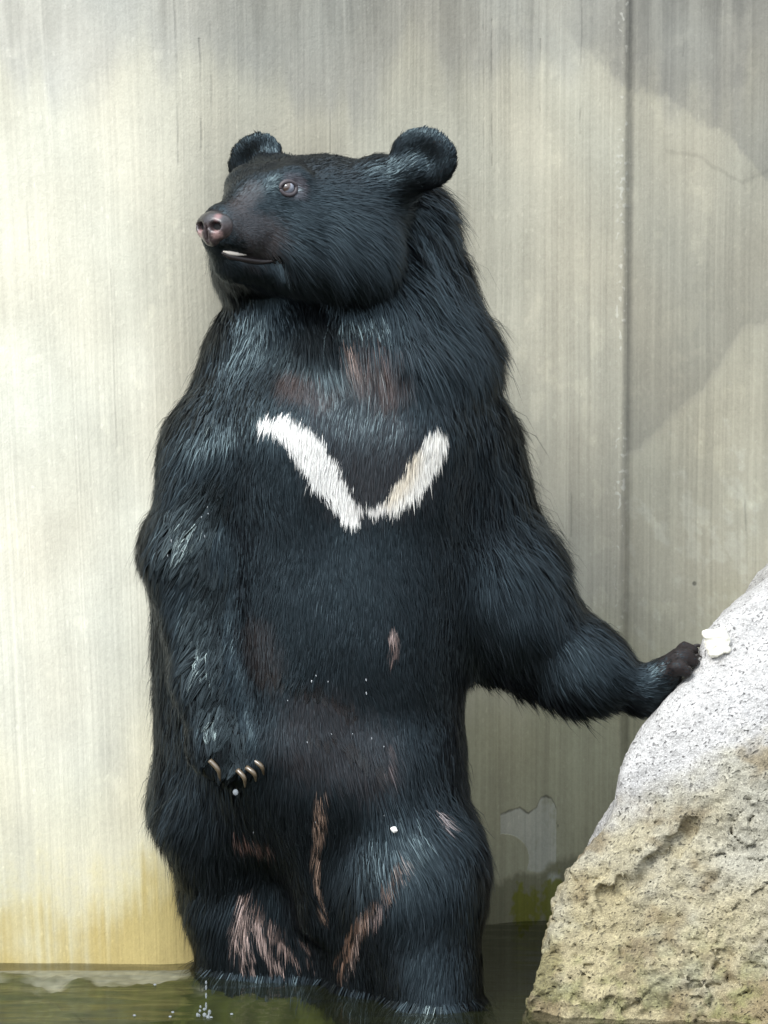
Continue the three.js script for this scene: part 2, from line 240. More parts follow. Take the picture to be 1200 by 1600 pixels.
function rockSdf(x, y, z) {
  let d = rockBase(x, y, z); if (Math.abs(d) > 0.16) return d;
  const lower = sst(0.0, 0.03, R4(x, y, z) - R3(x, y, z));
  d += 0.034 * P.noise(x * 3.2, y * 3.2, z * 3.2 + 9) + 0.021 * P.noise(x * 8.5 + 3, y * 8.5, z * 8.5);
  const a = P.noise(x * 21, y * 21, z * 21), b = P.noise(x * 47, y * 47, z * 47), c = P.noise(x * 95, y * 95, z * 95), e = P.noise(x * 170, y * 170, z * 170);
  d += (0.0055 * a + 0.0056 * b) * (0.45 + 0.75 * lower) + 0.0036 * (0.6 + 0.6 * lower) * c + 0.0018 * e;
  { const q = P.noise(x * 26 + 40, y * 30, z * 26), w = P.noise(x * 55 + 9, y * 60, z * 55); d += (0.0065 * lower + 0.0012) * sst(0.13, 0.0, Math.abs(q + 0.25 * w)) + 0.004 * lower * sst(0.12, 0.4, w) + 0.0035 * lower * Math.abs(c); }
  if (y < 0.75) { let k = 1; for (let i = 1; i < crackPts.length; i++) k = Math.min(k, segDist(x, y, z, crackPts[i - 1], crackPts[i])); if (k < 0.06) d = smax(d, 0.0165 + 0.012 * b + 0.006 * a - k, 0.005); }
  return d;
}
{
  const geo = netMesh(rockSdf, [0.16, -0.12, -0.41], [1.0, 1.22, 0.72], 0.0046, 1.9);
  paint(geo, (x, y, z, nx, ny, nz, o) => {
    const up = R4(x, y, z) - R3(x, y, z), f1 = fbm(x * 9, y * 9, z * 9, 4), f2 = fbm(x * 30, y * 30, z * 30, 3), f3 = P.noise(x * 130, y * 130, z * 130), f4 = P.noise(x * 260, y * 260, z * 260);
    let r = 0.36, g = 0.348, b = 0.285;
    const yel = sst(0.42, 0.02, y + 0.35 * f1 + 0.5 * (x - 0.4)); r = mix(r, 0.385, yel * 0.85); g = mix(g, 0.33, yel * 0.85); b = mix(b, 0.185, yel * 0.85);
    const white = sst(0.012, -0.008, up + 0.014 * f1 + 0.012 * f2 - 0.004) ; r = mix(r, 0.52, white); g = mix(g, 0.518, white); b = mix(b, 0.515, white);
    const pw = sst(0.0, 0.3, f1 + 0.4 * f2) * (1 - white) * 0.45; r = mix(r, 0.40, pw); g = mix(g, 0.385, pw); b = mix(b, 0.31, pw);
    const brown = sst(0.12, 0.36, fbm(x * 12 + 5, y * 12, z * 12, 4) + 0.18 * yel) * (1 - white) * 0.7; r = mix(r, 0.17, brown); g = mix(g, 0.125, brown); b = mix(b, 0.06, brown);
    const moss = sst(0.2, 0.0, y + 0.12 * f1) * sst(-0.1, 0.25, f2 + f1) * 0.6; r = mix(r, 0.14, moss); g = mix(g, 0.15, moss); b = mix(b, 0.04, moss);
    let k = 1 + 0.22 * f3 + 0.15 * f4 + 0.25 * f2; if (f3 + 0.6 * f4 > 0.56) k *= 0.6; if (f4 - 0.3 * f3 < -0.45) k *= 1.2;
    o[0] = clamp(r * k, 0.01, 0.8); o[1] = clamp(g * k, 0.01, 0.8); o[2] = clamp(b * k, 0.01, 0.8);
  });
  // crystalline grain: dark and pale mineral specks and open pits, in patches of 0.42 m
  const N = 768, sp = new Uint8Array(N * N * 4), hb = new Uint8Array(N * N * 4);
  for (let j = 0; j < N; j++) for (let i = 0; i < N; i++) {
    const o = (j * N + i) * 4, u = i / N * 0.42, v0 = j / N * 0.42, n1 = P.noise(u * 210, v0 * 210, 1), n2 = P.noise(u * 95, v0 * 95, 5), n3 = P.noise(u * 420, v0 * 420, 8), n4 = P.noise(u * 38, v0 * 38, 3), pit = sst(0.34, 0.56, n2 + 0.4 * n1 + 0.35 * n4), dk = sst(0.36, 0.52, n1 + 0.3 * n3 + 0.25 * n4), pl = sst(0.2, 0.45, n3 - 0.3 * n1);
    const v = clamp(0.86 + 0.14 * pl - 0.26 * dk - 0.16 * pit + 0.10 * n3 + 0.08 * n4 + 0.08 * n2); sp[o] = 255 * clamp(v * 1.01); sp[o + 1] = 255 * v; sp[o + 2] = 255 * clamp(v * 0.985); sp[o + 3] = 255;
    hb[o] = hb[o + 1] = hb[o + 2] = 255 * clamp(0.6 + 0.2 * n1 + 0.25 * n2 + 0.14 * n3 - 0.5 * pit - 0.2 * dk); hb[o + 3] = 255;
  }
  const tx = (d, srgb) => { const t = new THREE.DataTexture(d, N, N); t.wrapS = t.wrapT = THREE.MirroredRepeatWrapping; t.magFilter = THREE.LinearFilter; if (srgb) t.colorSpace = THREE.SRGBColorSpace; t.needsUpdate = true; return t; };
  const pp = geo.attributes.position, uv = new Float32Array(pp.count * 2); for (let i = 0; i < pp.count; i++) { const x = pp.getX(i), y = pp.getY(i), z = pp.getZ(i), wb = 0.02 * P.noise(x * 6, y * 6, z * 6); uv[i * 2] = (x + 0.75 * z + wb) / 0.42; uv[i * 2 + 1] = (y - 0.45 * z - wb) / 0.42; } geo.setAttribute('uv', new THREE.BufferAttribute(uv, 2));
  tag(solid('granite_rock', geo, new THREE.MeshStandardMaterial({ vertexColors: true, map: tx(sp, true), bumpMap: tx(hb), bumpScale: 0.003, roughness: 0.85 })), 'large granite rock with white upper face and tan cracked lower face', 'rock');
}

// ---------------------------------------------------------------- the bear: a signed distance joined from tapered limbs
const prims = [];
const vz = (px, py, z) => at(px, py, z / 1000);
function cone(a, b, ra, rb, k, o = {}) { const A = Array.isArray(a) ? vz(...a) : a, B = Array.isArray(b) ? vz(...b) : b; prims.push({ t: 0, a: A, ux: B.x - A.x, uy: B.y - A.y, uz: B.z - A.z, l: A.distanceToSquared(B), ra: ra / 1000, rb: rb / 1000, k: k / 1000, flow: o.flow ? V3(...o.flow).normalize() : B.clone().sub(A).normalize(), len: (o.len ?? 30) / 1000, lift: o.lift ?? 0.3, cl: o.cl ?? 0.35, bare: o.bare ?? 0, w: o.w ?? 1, nm: o.nm }); }
function ell(c, r, k, o = {}) { const C = Array.isArray(c) ? vz(...c) : c, bx = o.axes ?? [V3(1, 0, 0), V3(0, 1, 0), V3(0, 0, 1)]; prims.push({ t: 1, a: C, r: r.map((v) => v / 1000), bx, k: k / 1000, flow: V3(...(o.flow ?? [0, -1, 0])).normalize(), len: (o.len ?? 30) / 1000, lift: o.lift ?? 0.3, cl: o.cl ?? 0.35, bare: o.bare ?? 0, nm: o.nm, cup: o.cup }); }
function primDist(p, x, y, z) {
  const dx = x - p.a.x, dy = y - p.a.y, dz = z - p.a.z;
  if (p.t === 0) { const t = clamp((dx * p.ux + dy * p.uy + dz * p.uz) / p.l), ex = dx - p.ux * t, ey = dy - p.uy * t, ez = dz - p.uz * t; return Math.sqrt(ex * ex + ey * ey + ez * ez) - (p.ra + (p.rb - p.ra) * t); }
  const [X, Y, Z] = p.bx, u = (dx * X.x + dy * X.y + dz * X.z) / p.r[0], v = (dx * Y.x + dy * Y.y + dz * Y.z) / p.r[1], w = (dx * Z.x + dy * Z.y + dz * Z.z) / p.r[2];
  const k0 = Math.sqrt(u * u + v * v + w * w), k1 = Math.sqrt((u / p.r[0]) ** 2 + (v / p.r[1]) ** 2 + (w / p.r[2]) ** 2);
  let d = k1 < 1e-9 ? -Math.min(...p.r) : k0 * (k0 - 1) / k1;
  if (p.cup && d < 0.05) { const q = primDist(p.cup, x, y, z); d = smax(d, -q, 0.008); }
  return d;
}
// head frame: f ahead of the eyes, r towards the near (photo right) side, u up, millimetres
const HS = 0.669, HC = 0.743, HZ = 245, HF = [-HS, 0, HC], HR = [HC, 0, HS];
const hp = (f, r, u) => vz(409 - f * HS + r * HC, 292 - u, HZ + f * HC + r * HS);
const hAxes = [V3(...HF), V3(...HR), V3(0, 1, 0)];
const hdir = (f, r, u) => [HF[0] * f + HR[0] * r, u, HF[2] * f + HR[2] * r];
// trunk
const T0 = { len: 20, lift: 0.18, cl: 0.15, nm: 'chest' };
ell([540, 690, 115], [200, 185, 150], 60, T0);
cone([455, 690, 178], [470, 1130, 160], 104, 112, 70, { ...T0, flow: [0.05, -1, 0] });
cone([630, 690, 172], [600, 1130, 155], 104, 106, 70, { ...T0, flow: [-0.1, -1, 0] });
ell([548, 950, 110], [166, 230, 158], 60, { len: 20, lift: 0.16, cl: 0.15 });
ell([495, 1190, 95], [188, 165, 150], 80, { len: 34, lift: 0.28, cl: 0.4 });
// neck and shoulders
cone([598, 360, 90], [586, 540, 95], 90, 155, 60, { flow: [0.25, -1, -0.15], len: 60, lift: 0.4, cl: 0.55 });
cone([636, 345, 112], [694, 530, 135], 32, 52, 50, { flow: [0.3, -1, 0.1], len: 66, lift: 0.45, cl: 0.6 });
cone([420, 430, 112], [478, 565, 78], 68, 112, 50, { flow: [0, -1, 0.1], len: 34, lift: 0.25 });
cone([462, 628, 150], [455, 680, 172], 72, 80, 40, { flow: [-0.2, -1, 0.05], len: 24, lift: 0.2 });
cone([636, 626, 148], [640, 680, 166], 70, 80, 40, { flow: [0.2, -1, 0.05], len: 22, lift: 0.2 });
cone([388, 555, 115], [354, 690, 140], 60, 72, 60, { flow: [-0.45, -1, 0.1], len: 40, lift: 0.28, cl: 0.5 });
cone([672, 580, 100], [708, 700, 105], 72, 74, 60, { flow: [0.5, -1, 0], len: 50, lift: 0.4, cl: 0.65 });
// hanging arm
cone([341, 712, 150], [307, 855, 165], 82, 68, 45, { flow: [-0.6, -1, 0.1], len: 36, lift: 0.36, cl: 0.75 });
cone([307, 860, 165], [328, 1050, 205], 68, 45, 40, { flow: [-0.45, -1, 0.1], len: 32, lift: 0.45, cl: 0.75 });
cone([328, 1050, 205], [345, 1150, 228], 47, 44, 30, { flow: [-0.4, -1, 0.2], len: 27, lift: 0.42, cl: 0.7 });
ell([350, 1168, 236], [54, 44, 30], 24, { flow: [0.1, -1, 0.2], len: 17, lift: 0.22, cl: 0.6 });
const toesL = [[322, 1190, 254], [345, 1202, 262], [366, 1204, 264], [384, 1199, 260], [398, 1186, 250]];
for (const [x, y, z] of toesL) cone([mix(x, 350, 0.3), y - 30, z - 12], [x, y, z], 16, 12, 9, { flow: [0, -1, 0.3], len: 14, lift: 0.2, cl: 0.7 });
// reaching arm
cone([708, 700, 100], [772, 870, 92], 76, 74, 60, { flow: [0.75, -1, 0], len: 54, lift: 0.62, cl: 0.85 });
cone([660, 820, 120], [786, 950, 120], 70, 70, 70, { flow: [0.3, -1, 0], len: 34, lift: 0.25, cl: 0.4 });
cone([780, 922, 92], [905, 1028, 104], 76, 54, 70, { flow: [0.8, -0.95, 0], len: 38, lift: 0.3, cl: 0.55 });
cone([765, 985, 100], [905, 1056, 104], 42, 28, 50, { flow: [0.35, -1, 0], len: 46, lift: 0.85, cl: 1.0, w: 3, nm: 'fringe' });
cone([905, 1030, 104], [1000, 1078, 112], 54, 31, 40, { flow: [0.9, -0.55, 0], len: 30, lift: 0.25, cl: 0.5 });
cone([1000, 1080, 112], [1034, 1058, 116], 31, 26, 22, { flow: [0.8, 0.3, 0], len: 14, lift: 0.2, cl: 0.4 });
cone([1034, 1058, 116], [1062, 1030, 118], 25, 19, 14, { flow: [0.5, 0.8, 0], len: 7, lift: 0.15, bare: 0.7 });
for (const [x0, y0, x1, y1, x2, y2, z] of [[1060, 1026, 1070, 1014, 1084, 1017, 94], [1064, 1032, 1074, 1026, 1084, 1034, 118], [1056, 1044, 1062, 1042, 1072, 1050, 142]]) {
  cone([x0, y0, z], [x1, y1, z], 13, 11.5, 8, { bare: 1, len: 2 }); cone([x1, y1, z], [x2, y2, z + 3], 11.5, 9, 4, { bare: 1, len: 2 });
}
// flank and legs
cone([640, 960, 112], [632, 1240, 105], 66, 62, 60, { flow: [0.2, -1, 0], len: 36, lift: 0.32, cl: 0.4 });
cone([515, 1290, 80], [512, 1650, -12], 84, 76, 60, { flow: [0, -1, 0], len: 26, lift: 0.2, cl: 0.4 });
cone([326, 860, 82], [350, 1240, 55], 84, 98, 60, { flow: [-0.3, -1, 0], len: 40, lift: 0.35, cl: 0.5 });
cone([352, 1240, 50], [392, 1400, 5], 93, 87, 50, { flow: [-0.45, -1, 0], len: 52, lift: 0.62, cl: 0.85 });
cone([388, 1400, 0], [404, 1640, -30], 90, 84, 40, { flow: [0, -1, 0], len: 26, lift: 0.2, cl: 0.4 });
cone([430, 1380, 20], [440, 1640, -10], 78, 74, 40, { flow: [0.15, -1, 0], len: 26, lift: 0.2, cl: 0.4 });
cone([606, 1200, 164], [650, 1360, 186], 96, 94, 60, { flow: [0.3, -1, 0], len: 46, lift: 0.45, cl: 0.75 });
cone([650, 1360, 186], [697, 1660, 258], 94, 58, 60, { flow: [0.03, -1, 0], len: 26, lift: 0.18, cl: 0.3 });
cone([600, 1380, 150], [595, 1660, 105], 88, 72, 60, { flow: [-0.2, -1, 0], len: 26, lift: 0.2, cl: 0.35 });
cone([500, 1230, 205], [500, 1420, 160], 42, 26, 60, { flow: [0, -1, 0], len: 24, lift: 0.2 });
// head
ell(hp(-125, 0, -28), [138, 118, 74], 50, { axes: hAxes, flow: hdir(-1, 0.1, -0.15), len: 24, lift: 0.22, cl: 0.3 });
ell(hp(-28, 0, -16), [78, 66, 46], 30, { axes: hAxes, flow: hdir(-1, 0, 0.1), len: 11, lift: 0.16, cl: 0.25 });
cone(hp(12, 0, -56), hp(84, 0, -62), 54, 37, 28, { flow: hdir(-1, 0, -0.05), len: 5, lift: 0.12, cl: 0.1, nm: 'muzzle' });
cone(hp(66, 22, -82), hp(92, 8, -84), 24, 20, 16, { flow: hdir(-1, 0, -0.3), len: 4, lift: 0.12, cl: 0.1, nm: 'muzzle' });
cone(hp(66, -22, -82), hp(92, -8, -84), 24, 20, 16, { flow: hdir(-1, 0, -0.3), len: 4, lift: 0.12, cl: 0.1, nm: 'muzzle' });
cone(hp(-20, 0, -106), hp(72, 0, -117), 52, 25, 22, { flow: hdir(-0.7, 0, -0.9), len: 18, lift: 0.28, cl: 0.5 });
cone(hp(-105, 88, -92), hp(-40, 52, -92), 64, 50, 60, { flow: hdir(-0.75, 0.25, -0.9), len: 52, lift: 0.34, cl: 0.6 });
cone(hp(-105, -88, -92), hp(-40, -52, -92), 74, 54, 40, { flow: hdir(-0.75, -0.25, -0.8), len: 40, lift: 0.3, cl: 0.5 });
cone(hp(2, 44, 6), hp(-16, 52, 12), 17, 19, 24, { flow: hdir(-1, 0.2, 0.2), len: 8, lift: 0.14, cl: 0.2 });
cone(hp(2, -44, 6), hp(-16, -52, 12), 17, 19, 24, { flow: hdir(-1, -0.2, 0.2), len: 8, lift: 0.14, cl: 0.2 });
for (const s of [1, -1]) {
  const nrm = V3(...hdir(s > 0 ? 0.74 : 0.9, s > 0 ? 0.42 : 0.12, 0.05)).normalize(), up = V3(...hdir(0, 0.35 * s, 1)); up.addScaledVector(nrm, -up.dot(nrm)).normalize(); const sd = nrm.clone().cross(up).normalize();
  const c = hp(-182, 176 * s, s > 0 ? 44 : 36), cc = c.clone().addScaledVector(nrm, 0.0285).addScaledVector(up, -0.004);
  cone(hp(-165, 105 * s, 2), hp(-182, 150 * s, 20), 46, 30, 30, { flow: hdir(-0.5, 0.8 * s, 0.2), len: 22, lift: 0.28, cl: 0.4 });
  ell(c, [54, 47, 10], 10, { axes: [sd, up, nrm], flow: [up.x, up.y, up.z], len: 8, lift: 0.25, cl: 0.3, nm: 'ear', cup: { t: 1, a: cc, r: [0.037, 0.035, 0.026], bx: [sd, up, nrm] } });
}
const MOUTH = [[346, 388], [372, 398], [400, 404], [426, 406], [438, 403]];
function bearRaw(x, y, z) { let d = 1e3; for (const p of prims) { const k = p.k; if (p.t === 0) { } const e = primDist(p, x, y, z); if (e < d + k) d = d > 100 ? e : smin(d, e, k); } return d; }
const mouthPts = MOUTH.map(([a, b]) => march(bearRaw, a, b));
const sockets = [march(bearRaw, 451, 293)];
const NOSE = hp(117, 0, -62), eyeFar = hp(2, -60, 2);
function bearSdf(x, y, z) {
  let d = bearRaw(x, y, z);
  if (y > 0.95 && d < 0.05 && x < -0.1) {
    let k = 1; for (let i = 1; i < mouthPts.length; i++) k = Math.min(k, segDist(x, y, z, mouthPts[i - 1], mouthPts[i]));
    if (k < 0.03) d = smax(d, 0.0055 - k, 0.006);
    const e = sockets[0]; d = smax(d, 0.0105 - Math.hypot(x - e.x, y - e.y, z - e.z), 0.006);
  }
  return d;
}
// ---- markings: lines of coloured hair and bare skin lying on the coat
const mk = (pts, rgb, o = {}) => ({ p: pts.map(([a, b, r]) => { const q = march(bearSdf, a, b); q.r = r / 1000; return q; }), rgb, ...o });
const whiteMarks = [
  mk([[412, 652, 8], [440, 655, 16], [470, 676, 24], [507, 726, 25], [530, 768, 20], [551, 798, 13]], [0.80, 0.79, 0.75]),
  mk([[684, 680, 18], [663, 716, 21], [638, 752, 20], [612, 780, 13]], [0.80, 0.78, 0.72]),
  mk([[548, 786, 9], [578, 785, 7], [608, 780, 9]], [0.7, 0.68, 0.64]),
];
const cream = mk([[650, 700, 12], [632, 742, 12], [608, 768, 10]], [0.62, 0.52, 0.36]);
const tints = [
  mk([[573, 566, 3], [578, 590, 6], [580, 608, 4], [572, 655, 1]], [0.46, 0.31, 0.23], { soft: 10 }),
  mk([[545, 532, 4], [556, 545, 3]], [0.32, 0.23, 0.19], { soft: 12 }),
  mk([[574, 575, 34], [576, 630, 26]], [0.085, 0.048, 0.036], { soft: 34 }),
  mk([[545, 640, 50], [610, 720, 40], [560, 730, 40]], [0.022, 0.018, 0.018], { soft: 60 }),
  mk([[451, 292, 15]].concat([[452, 293, 15]]), [0.055, 0.045, 0.05], { soft: 8 }),
  mk([[500, 605, 14], [470, 590, 22]], [0.045, 0.026, 0.02], { soft: 26 }),
  mk([[614, 982, 3], [613, 990, 3]], [0.40, 0.30, 0.27], { soft: 5 }),
  mk([[616, 994, 3], [615, 1018, 2]], [0.15, 0.10, 0.085], { soft: 9, streak: 1 }),
  mk([[604, 1160, 3], [598, 1188, 5]], [0.25, 0.17, 0.15], { soft: 8 }),
  mk([[500, 1228, 2], [496, 1262, 5], [500, 1300, 3], [497, 1340, 4], [498, 1412, 2]], [0.22, 0.145, 0.105], { soft: 7, streak: 1 }),
  ...[[368, 1470, 1], [377, 1500, 1], [386, 1440, 1], [392, 1500, 1], [404, 1462, 1], [425, 1500, 1], [440, 1504, 1], [446, 1470, 0.6], [462, 1490, 0.6], [478, 1470, 0.4], [490, 1500, 0.3]].map(([x, y, p], i) => mk([[384 + i * 0.8, 1374, 2], [mix(386, x, 0.35) + (i % 3 - 1) * 4, mix(1374, y, 0.4), 2], [x, y, 1.4]], [mix(0.12, 0.42, p), mix(0.068, 0.31, p), mix(0.05, 0.27, p)], { soft: 4, streak: 1 })),
  mk([[372, 1292, 5], [412, 1305, 4]], [0.13, 0.075, 0.06], { soft: 10, streak: 1 }),
  ...[[618, 1346, 1], [600, 1376, 0], [572, 1420, 1], [556, 1440, 0], [545, 1470, 0], [530, 1512, 0], [540, 1514, 1], [524, 1490, 0]].map(([x, y, p], i) => mk([[624 - i * 9, 1320 + i * 14, 1.5], [mix(624 - i * 9, x, 0.5) + 2, mix(1320 + i * 14, y, 0.5), 1.6], [x, y, 1]], p ? [0.30, 0.22, 0.185] : [0.16, 0.095, 0.065], { soft: 4, streak: 1 })),
  mk([[598, 1382, 3], [588, 1412, 3]], [0.25, 0.18, 0.16], { soft: 6, streak: 1 }),
  mk([[671, 1258, 2], [674, 1278, 2]], [0.30, 0.25, 0.24], { soft: 4 }),
  mk([[500, 1140, 50], [570, 1170, 30]], [0.018, 0.013, 0.0125], { soft: 50 }),
  mk([[405, 985, 14], [420, 1040, 14]], [0.02, 0.015, 0.0135], { soft: 34 }),
  mk([[375, 345, 14], [410, 365, 20], [398, 392, 12]], [0.036, 0.029, 0.0285], { soft: 22 }),
  mk([[390, 300, 10], [372, 322, 10]], [0.040, 0.031, 0.029], { soft: 16 }),
];
function markDist(m, x, y, z) { let k = 1; for (let i = 1; i < m.p.length; i++) { const a = m.p[i - 1], b = m.p[i], ux = b.x - a.x, uy = b.y - a.y, uz = b.z - a.z, l = ux * ux + uy * uy + uz * uz, t = clamp(((x - a.x) * ux + (y - a.y) * uy + (z - a.z) * uz) / l); k = Math.min(k, Math.hypot(x - a.x - ux * t, y - a.y - uy * t, z - a.z - uz * t) - mix(a.r, b.r, t)); } return k; }
function coat(x, y, z, rnd, rg, out) {                 // hair colour at a root; returns 1 on the white mark
  let r = 0.0050, g = 0.0052, b = 0.0060; const v = (0.6 + 0.8 * rnd) * (0.65 + 0.7 * rg); r *= v; g *= v; b *= v;
  for (const m of tints) { if (Math.abs(m.p[0].y - y) > 0.35) continue; const d = markDist(m, x, y, z), s = m.soft / 1000; if (d > s) continue; let w = clamp(1 - d / s); if (d > 0 || m.streak) w *= m.streak ? sst(0.35, 0.75, 0.65 * rg + 0.35 * rnd + 0.22 * w) : sst(0.1, 0.9, rg * 0.6 + w * 0.7); const vv = m.streak ? 0.35 + 1.0 * rnd : 0.7 + 0.6 * rnd; if (m.streak && 0.6 * rg + rnd < 0.75) w *= 0.12; r = mix(r, m.rgb[0] * vv, w); g = mix(g, m.rgb[1] * vv, w); b = mix(b, m.rgb[2] * vv, w); }
  let white = 0;
  if (y > 0.7 && y < 1.0 && z > 0) for (const m of whiteMarks) { const d = markDist(m, x, y, z) + 0.007 * (rg - 0.5) + 0.007 * (rnd - 0.5); if (d < 0) { white = 1; const w = 0.9 + 0.15 * rnd; const c = clamp(-markDist(cream, x, y, z) / 0.016 + 0.5) * 0.6; r = mix(m.rgb[0], cream.rgb[0], c) * w; g = mix(m.rgb[1], cream.rgb[1], c) * w; b = mix(m.rgb[2], cream.rgb[2], c) * w; } }
  out[0] = r; out[1] = g; out[2] = b; return white;
}
const wetLines = [
  mk([[335, 755, 30], [305, 800, 40], [285, 860, 34]], 0), mk([[335, 900, 22], [318, 960, 30], [322, 1060, 28], [345, 1120, 30], [352, 1175, 40]], 0),
  mk([[420, 1050, 8], [500, 1075, 10], [560, 1110, 8]], 0), mk([[480, 1140, 6], [560, 1170, 8], [590, 1185, 8]], 0), mk([[270, 640, 16], [330, 640, 16]], 0),
  mk([[640, 1570, 10], [700, 1580, 12], [740, 1578, 10]], 0), mk([[310, 1515, 7], [400, 1512, 7], [480, 1510, 6]], 0), mk([[425, 395, 7], [445, 410, 7]], 0),
];
const bear = thing('black_bear', V3(-0.07, 0, 0.1));
tag(bear, 'black bear with white chest crescent standing upright in water, one paw on rock', 'bear');
const skinMat = new THREE.MeshPhysicalMaterial({ vertexColors: true, roughness: 0.6, specularIntensity: 0.45 });
const furMat = new THREE.MeshPhysicalMaterial({ vertexColors: true, roughness: 0.36, specularIntensity: 1, specularColor: new THREE.Color(0.62, 0.88, 1.0), side: THREE.DoubleSide });
const wetMat = new THREE.MeshPhysicalMaterial({ vertexColors: true, roughness: 0.22, specularIntensity: 1, specularColor: new THREE.Color(0.72, 0.95, 1.0), side: THREE.DoubleSide });
const whiteMat = new THREE.MeshPhysicalMaterial({ vertexColors: true, roughness: 0.6, side: THREE.DoubleSide });
const bodyGeo = netMesh(bearSdf, [-0.47, -0.1, -0.22], [0.52, 1.44, 0.46], 0.0055, 2.2);
{
  // ---- hair
  const R = rng(77), pos = bodyGeo.attributes.position.array, nor = bodyGeo.attributes.normal.array, ix = bodyGeo.index.array, nt = ix.length / 3;
  const cum = new Float64Array(nt); let tot = 0;
  const cam = camera.position;
  for (let t = 0; t < nt; t++) {
    const a = ix[t * 3] * 3, b = ix[t * 3 + 1] * 3, c = ix[t * 3 + 2] * 3, ux = pos[b] - pos[a], uy = pos[b + 1] - pos[a + 1], uz = pos[b + 2] - pos[a + 2], vx = pos[c] - pos[a], vy = pos[c + 1] - pos[a + 1], vz_ = pos[c + 2] - pos[a + 2];
    const ar = 0.5 * Math.hypot(uy * vz_ - uz * vy, uz * vx - ux * vz_, ux * vy - uy * vx), y = pos[a + 1], x = pos[a];
    let w = y < -0.02 ? 0 : 1; if (nor[a + 2] < -0.25) w *= 0.35; if (y > 1.0) w *= 1.5; if (y > 1.1 && x < -0.08) w *= 2.2;
    tot += ar * w; cum[t] = tot;
  }
  const NST = 640000, NG = 22000;
  const pick = (o) => { const q = R() * tot; let lo = 0, hi = nt - 1; while (lo < hi) { const m = (lo + hi) >> 1; if (cum[m] < q) lo = m + 1; else hi = m; } const i0 = ix[lo * 3] * 3, i1 = ix[lo * 3 + 1] * 3, i2 = ix[lo * 3 + 2] * 3; let u = R(), v = R(); if (u + v > 1) { u = 1 - u; v = 1 - v; } const w = 1 - u - v; for (let k = 0; k < 3; k++) { o[k] = pos[i0 + k] * w + pos[i1 + k] * u + pos[i2 + k] * v; o[k + 3] = nor[i0 + k] * w + nor[i1 + k] * u + nor[i2 + k] * v; } const l = Math.hypot(o[3], o[4], o[5]) || 1; o[3] /= l; o[4] /= l; o[5] /= l; };
  const D = new Float64Array(prims.length);
  function groom(o, s) {                               // direction, length, lift, clumping at a root
    let dm = 1e9; for (let i = 0; i < prims.length; i++) { D[i] = primDist(prims[i], o[0], o[1], o[2]); if (D[i] < dm) dm = D[i]; }
    let fx = 0, fy = 0, fz = 0, L = 0, li = 0, cl = 0, ba = 0, W0 = 0;
    for (let i = 0; i < prims.length; i++) { const e = D[i] - dm; if (e > 0.09) continue; const p = prims[i], w = Math.exp(-e / 0.016) * (p.w ?? 1); fx += p.flow.x * w; fy += p.flow.y * w; fz += p.flow.z * w; L += p.len * w; li += p.lift * w; cl += p.cl * w; ba += p.bare * w; W0 += w; }
    L /= W0; li /= W0; cl /= W0; ba /= W0;
    let n1 = fbm(o[0] * 9, o[1] * 9, o[2] * 9 + 4, 2) * 1.5, n2 = fbm(o[0] * 9 + 31, o[1] * 9, o[2] * 9, 2) * 1.5; const jit = 0.7;
    { const h1 = P.noise(o[0] * 27, o[1] * 22, o[2] * 27), h2 = P.noise(o[0] * 27 + 9, o[1] * 22, o[2] * 27 + 5); n1 += 0.45 * h1; n2 += 0.45 * h2; li *= 1 + 0.5 * h2; }
    fx += W0 * jit * n1; fz += W0 * jit * n2; fy += W0 * 0.3 * jit * (n1 - n2);
    const dn = fx * o[3] + fy * o[4] + fz * o[5]; fx -= dn * o[3]; fy -= dn * o[4]; fz -= dn * o[5]; const l = Math.hypot(fx, fy, fz) || 1;
    if (o[1] < 0.016 && o[2] > -0.05) { li += 0.9; L = Math.max(L, 0.026); cl = 0.8; }
    s.fx = fx / l; s.fy = fy / l; s.fz = fz / l; s.L = L; s.li = li; s.cl = cl; s.ba = ba;
  }
  const tip = (o, s, L, t) => { const sl = s.li * (1 + 0.5 * (1 - t)), bend = t * t * 0.25, nx = o[3] * sl * t * (1 - 0.35 * t), q = L; return [o[0] + q * (s.fx * t + nx), o[1] + q * (s.fy * t + o[4] * sl * t * (1 - 0.35 * t) - bend * 0.6), o[2] + q * (s.fz * t + o[5] * sl * t * (1 - 0.35 * t))]; };
  const cell = 0.02, grid = new Map(), gx = [], key = (x, y, z) => (Math.floor(x / cell) + 200) * 1e6 + (Math.floor(y / cell) + 200) * 1e3 + Math.floor(z / cell) + 200, o = new Float64Array(6), s = {};
  const SG = []; for (let i = 0; i < 3600; i++) { pick(o); groom(o, s); s.li *= 0.6 + 0.8 * R(); SG.push([o[0], o[1], o[2], ...tip(o, s, s.L * (0.95 + 0.5 * R()), 1)]); }
  const sgrid = new Map(), sk = (x, y, z) => (Math.floor(x / 0.04) + 200) * 1e6 + (Math.floor(y / 0.04) + 200) * 1e3 + Math.floor(z / 0.04) + 200; SG.forEach((g, i) => { const k = sk(g[0], g[1], g[2]); if (!sgrid.has(k)) sgrid.set(k, []); sgrid.get(k).push(i); });
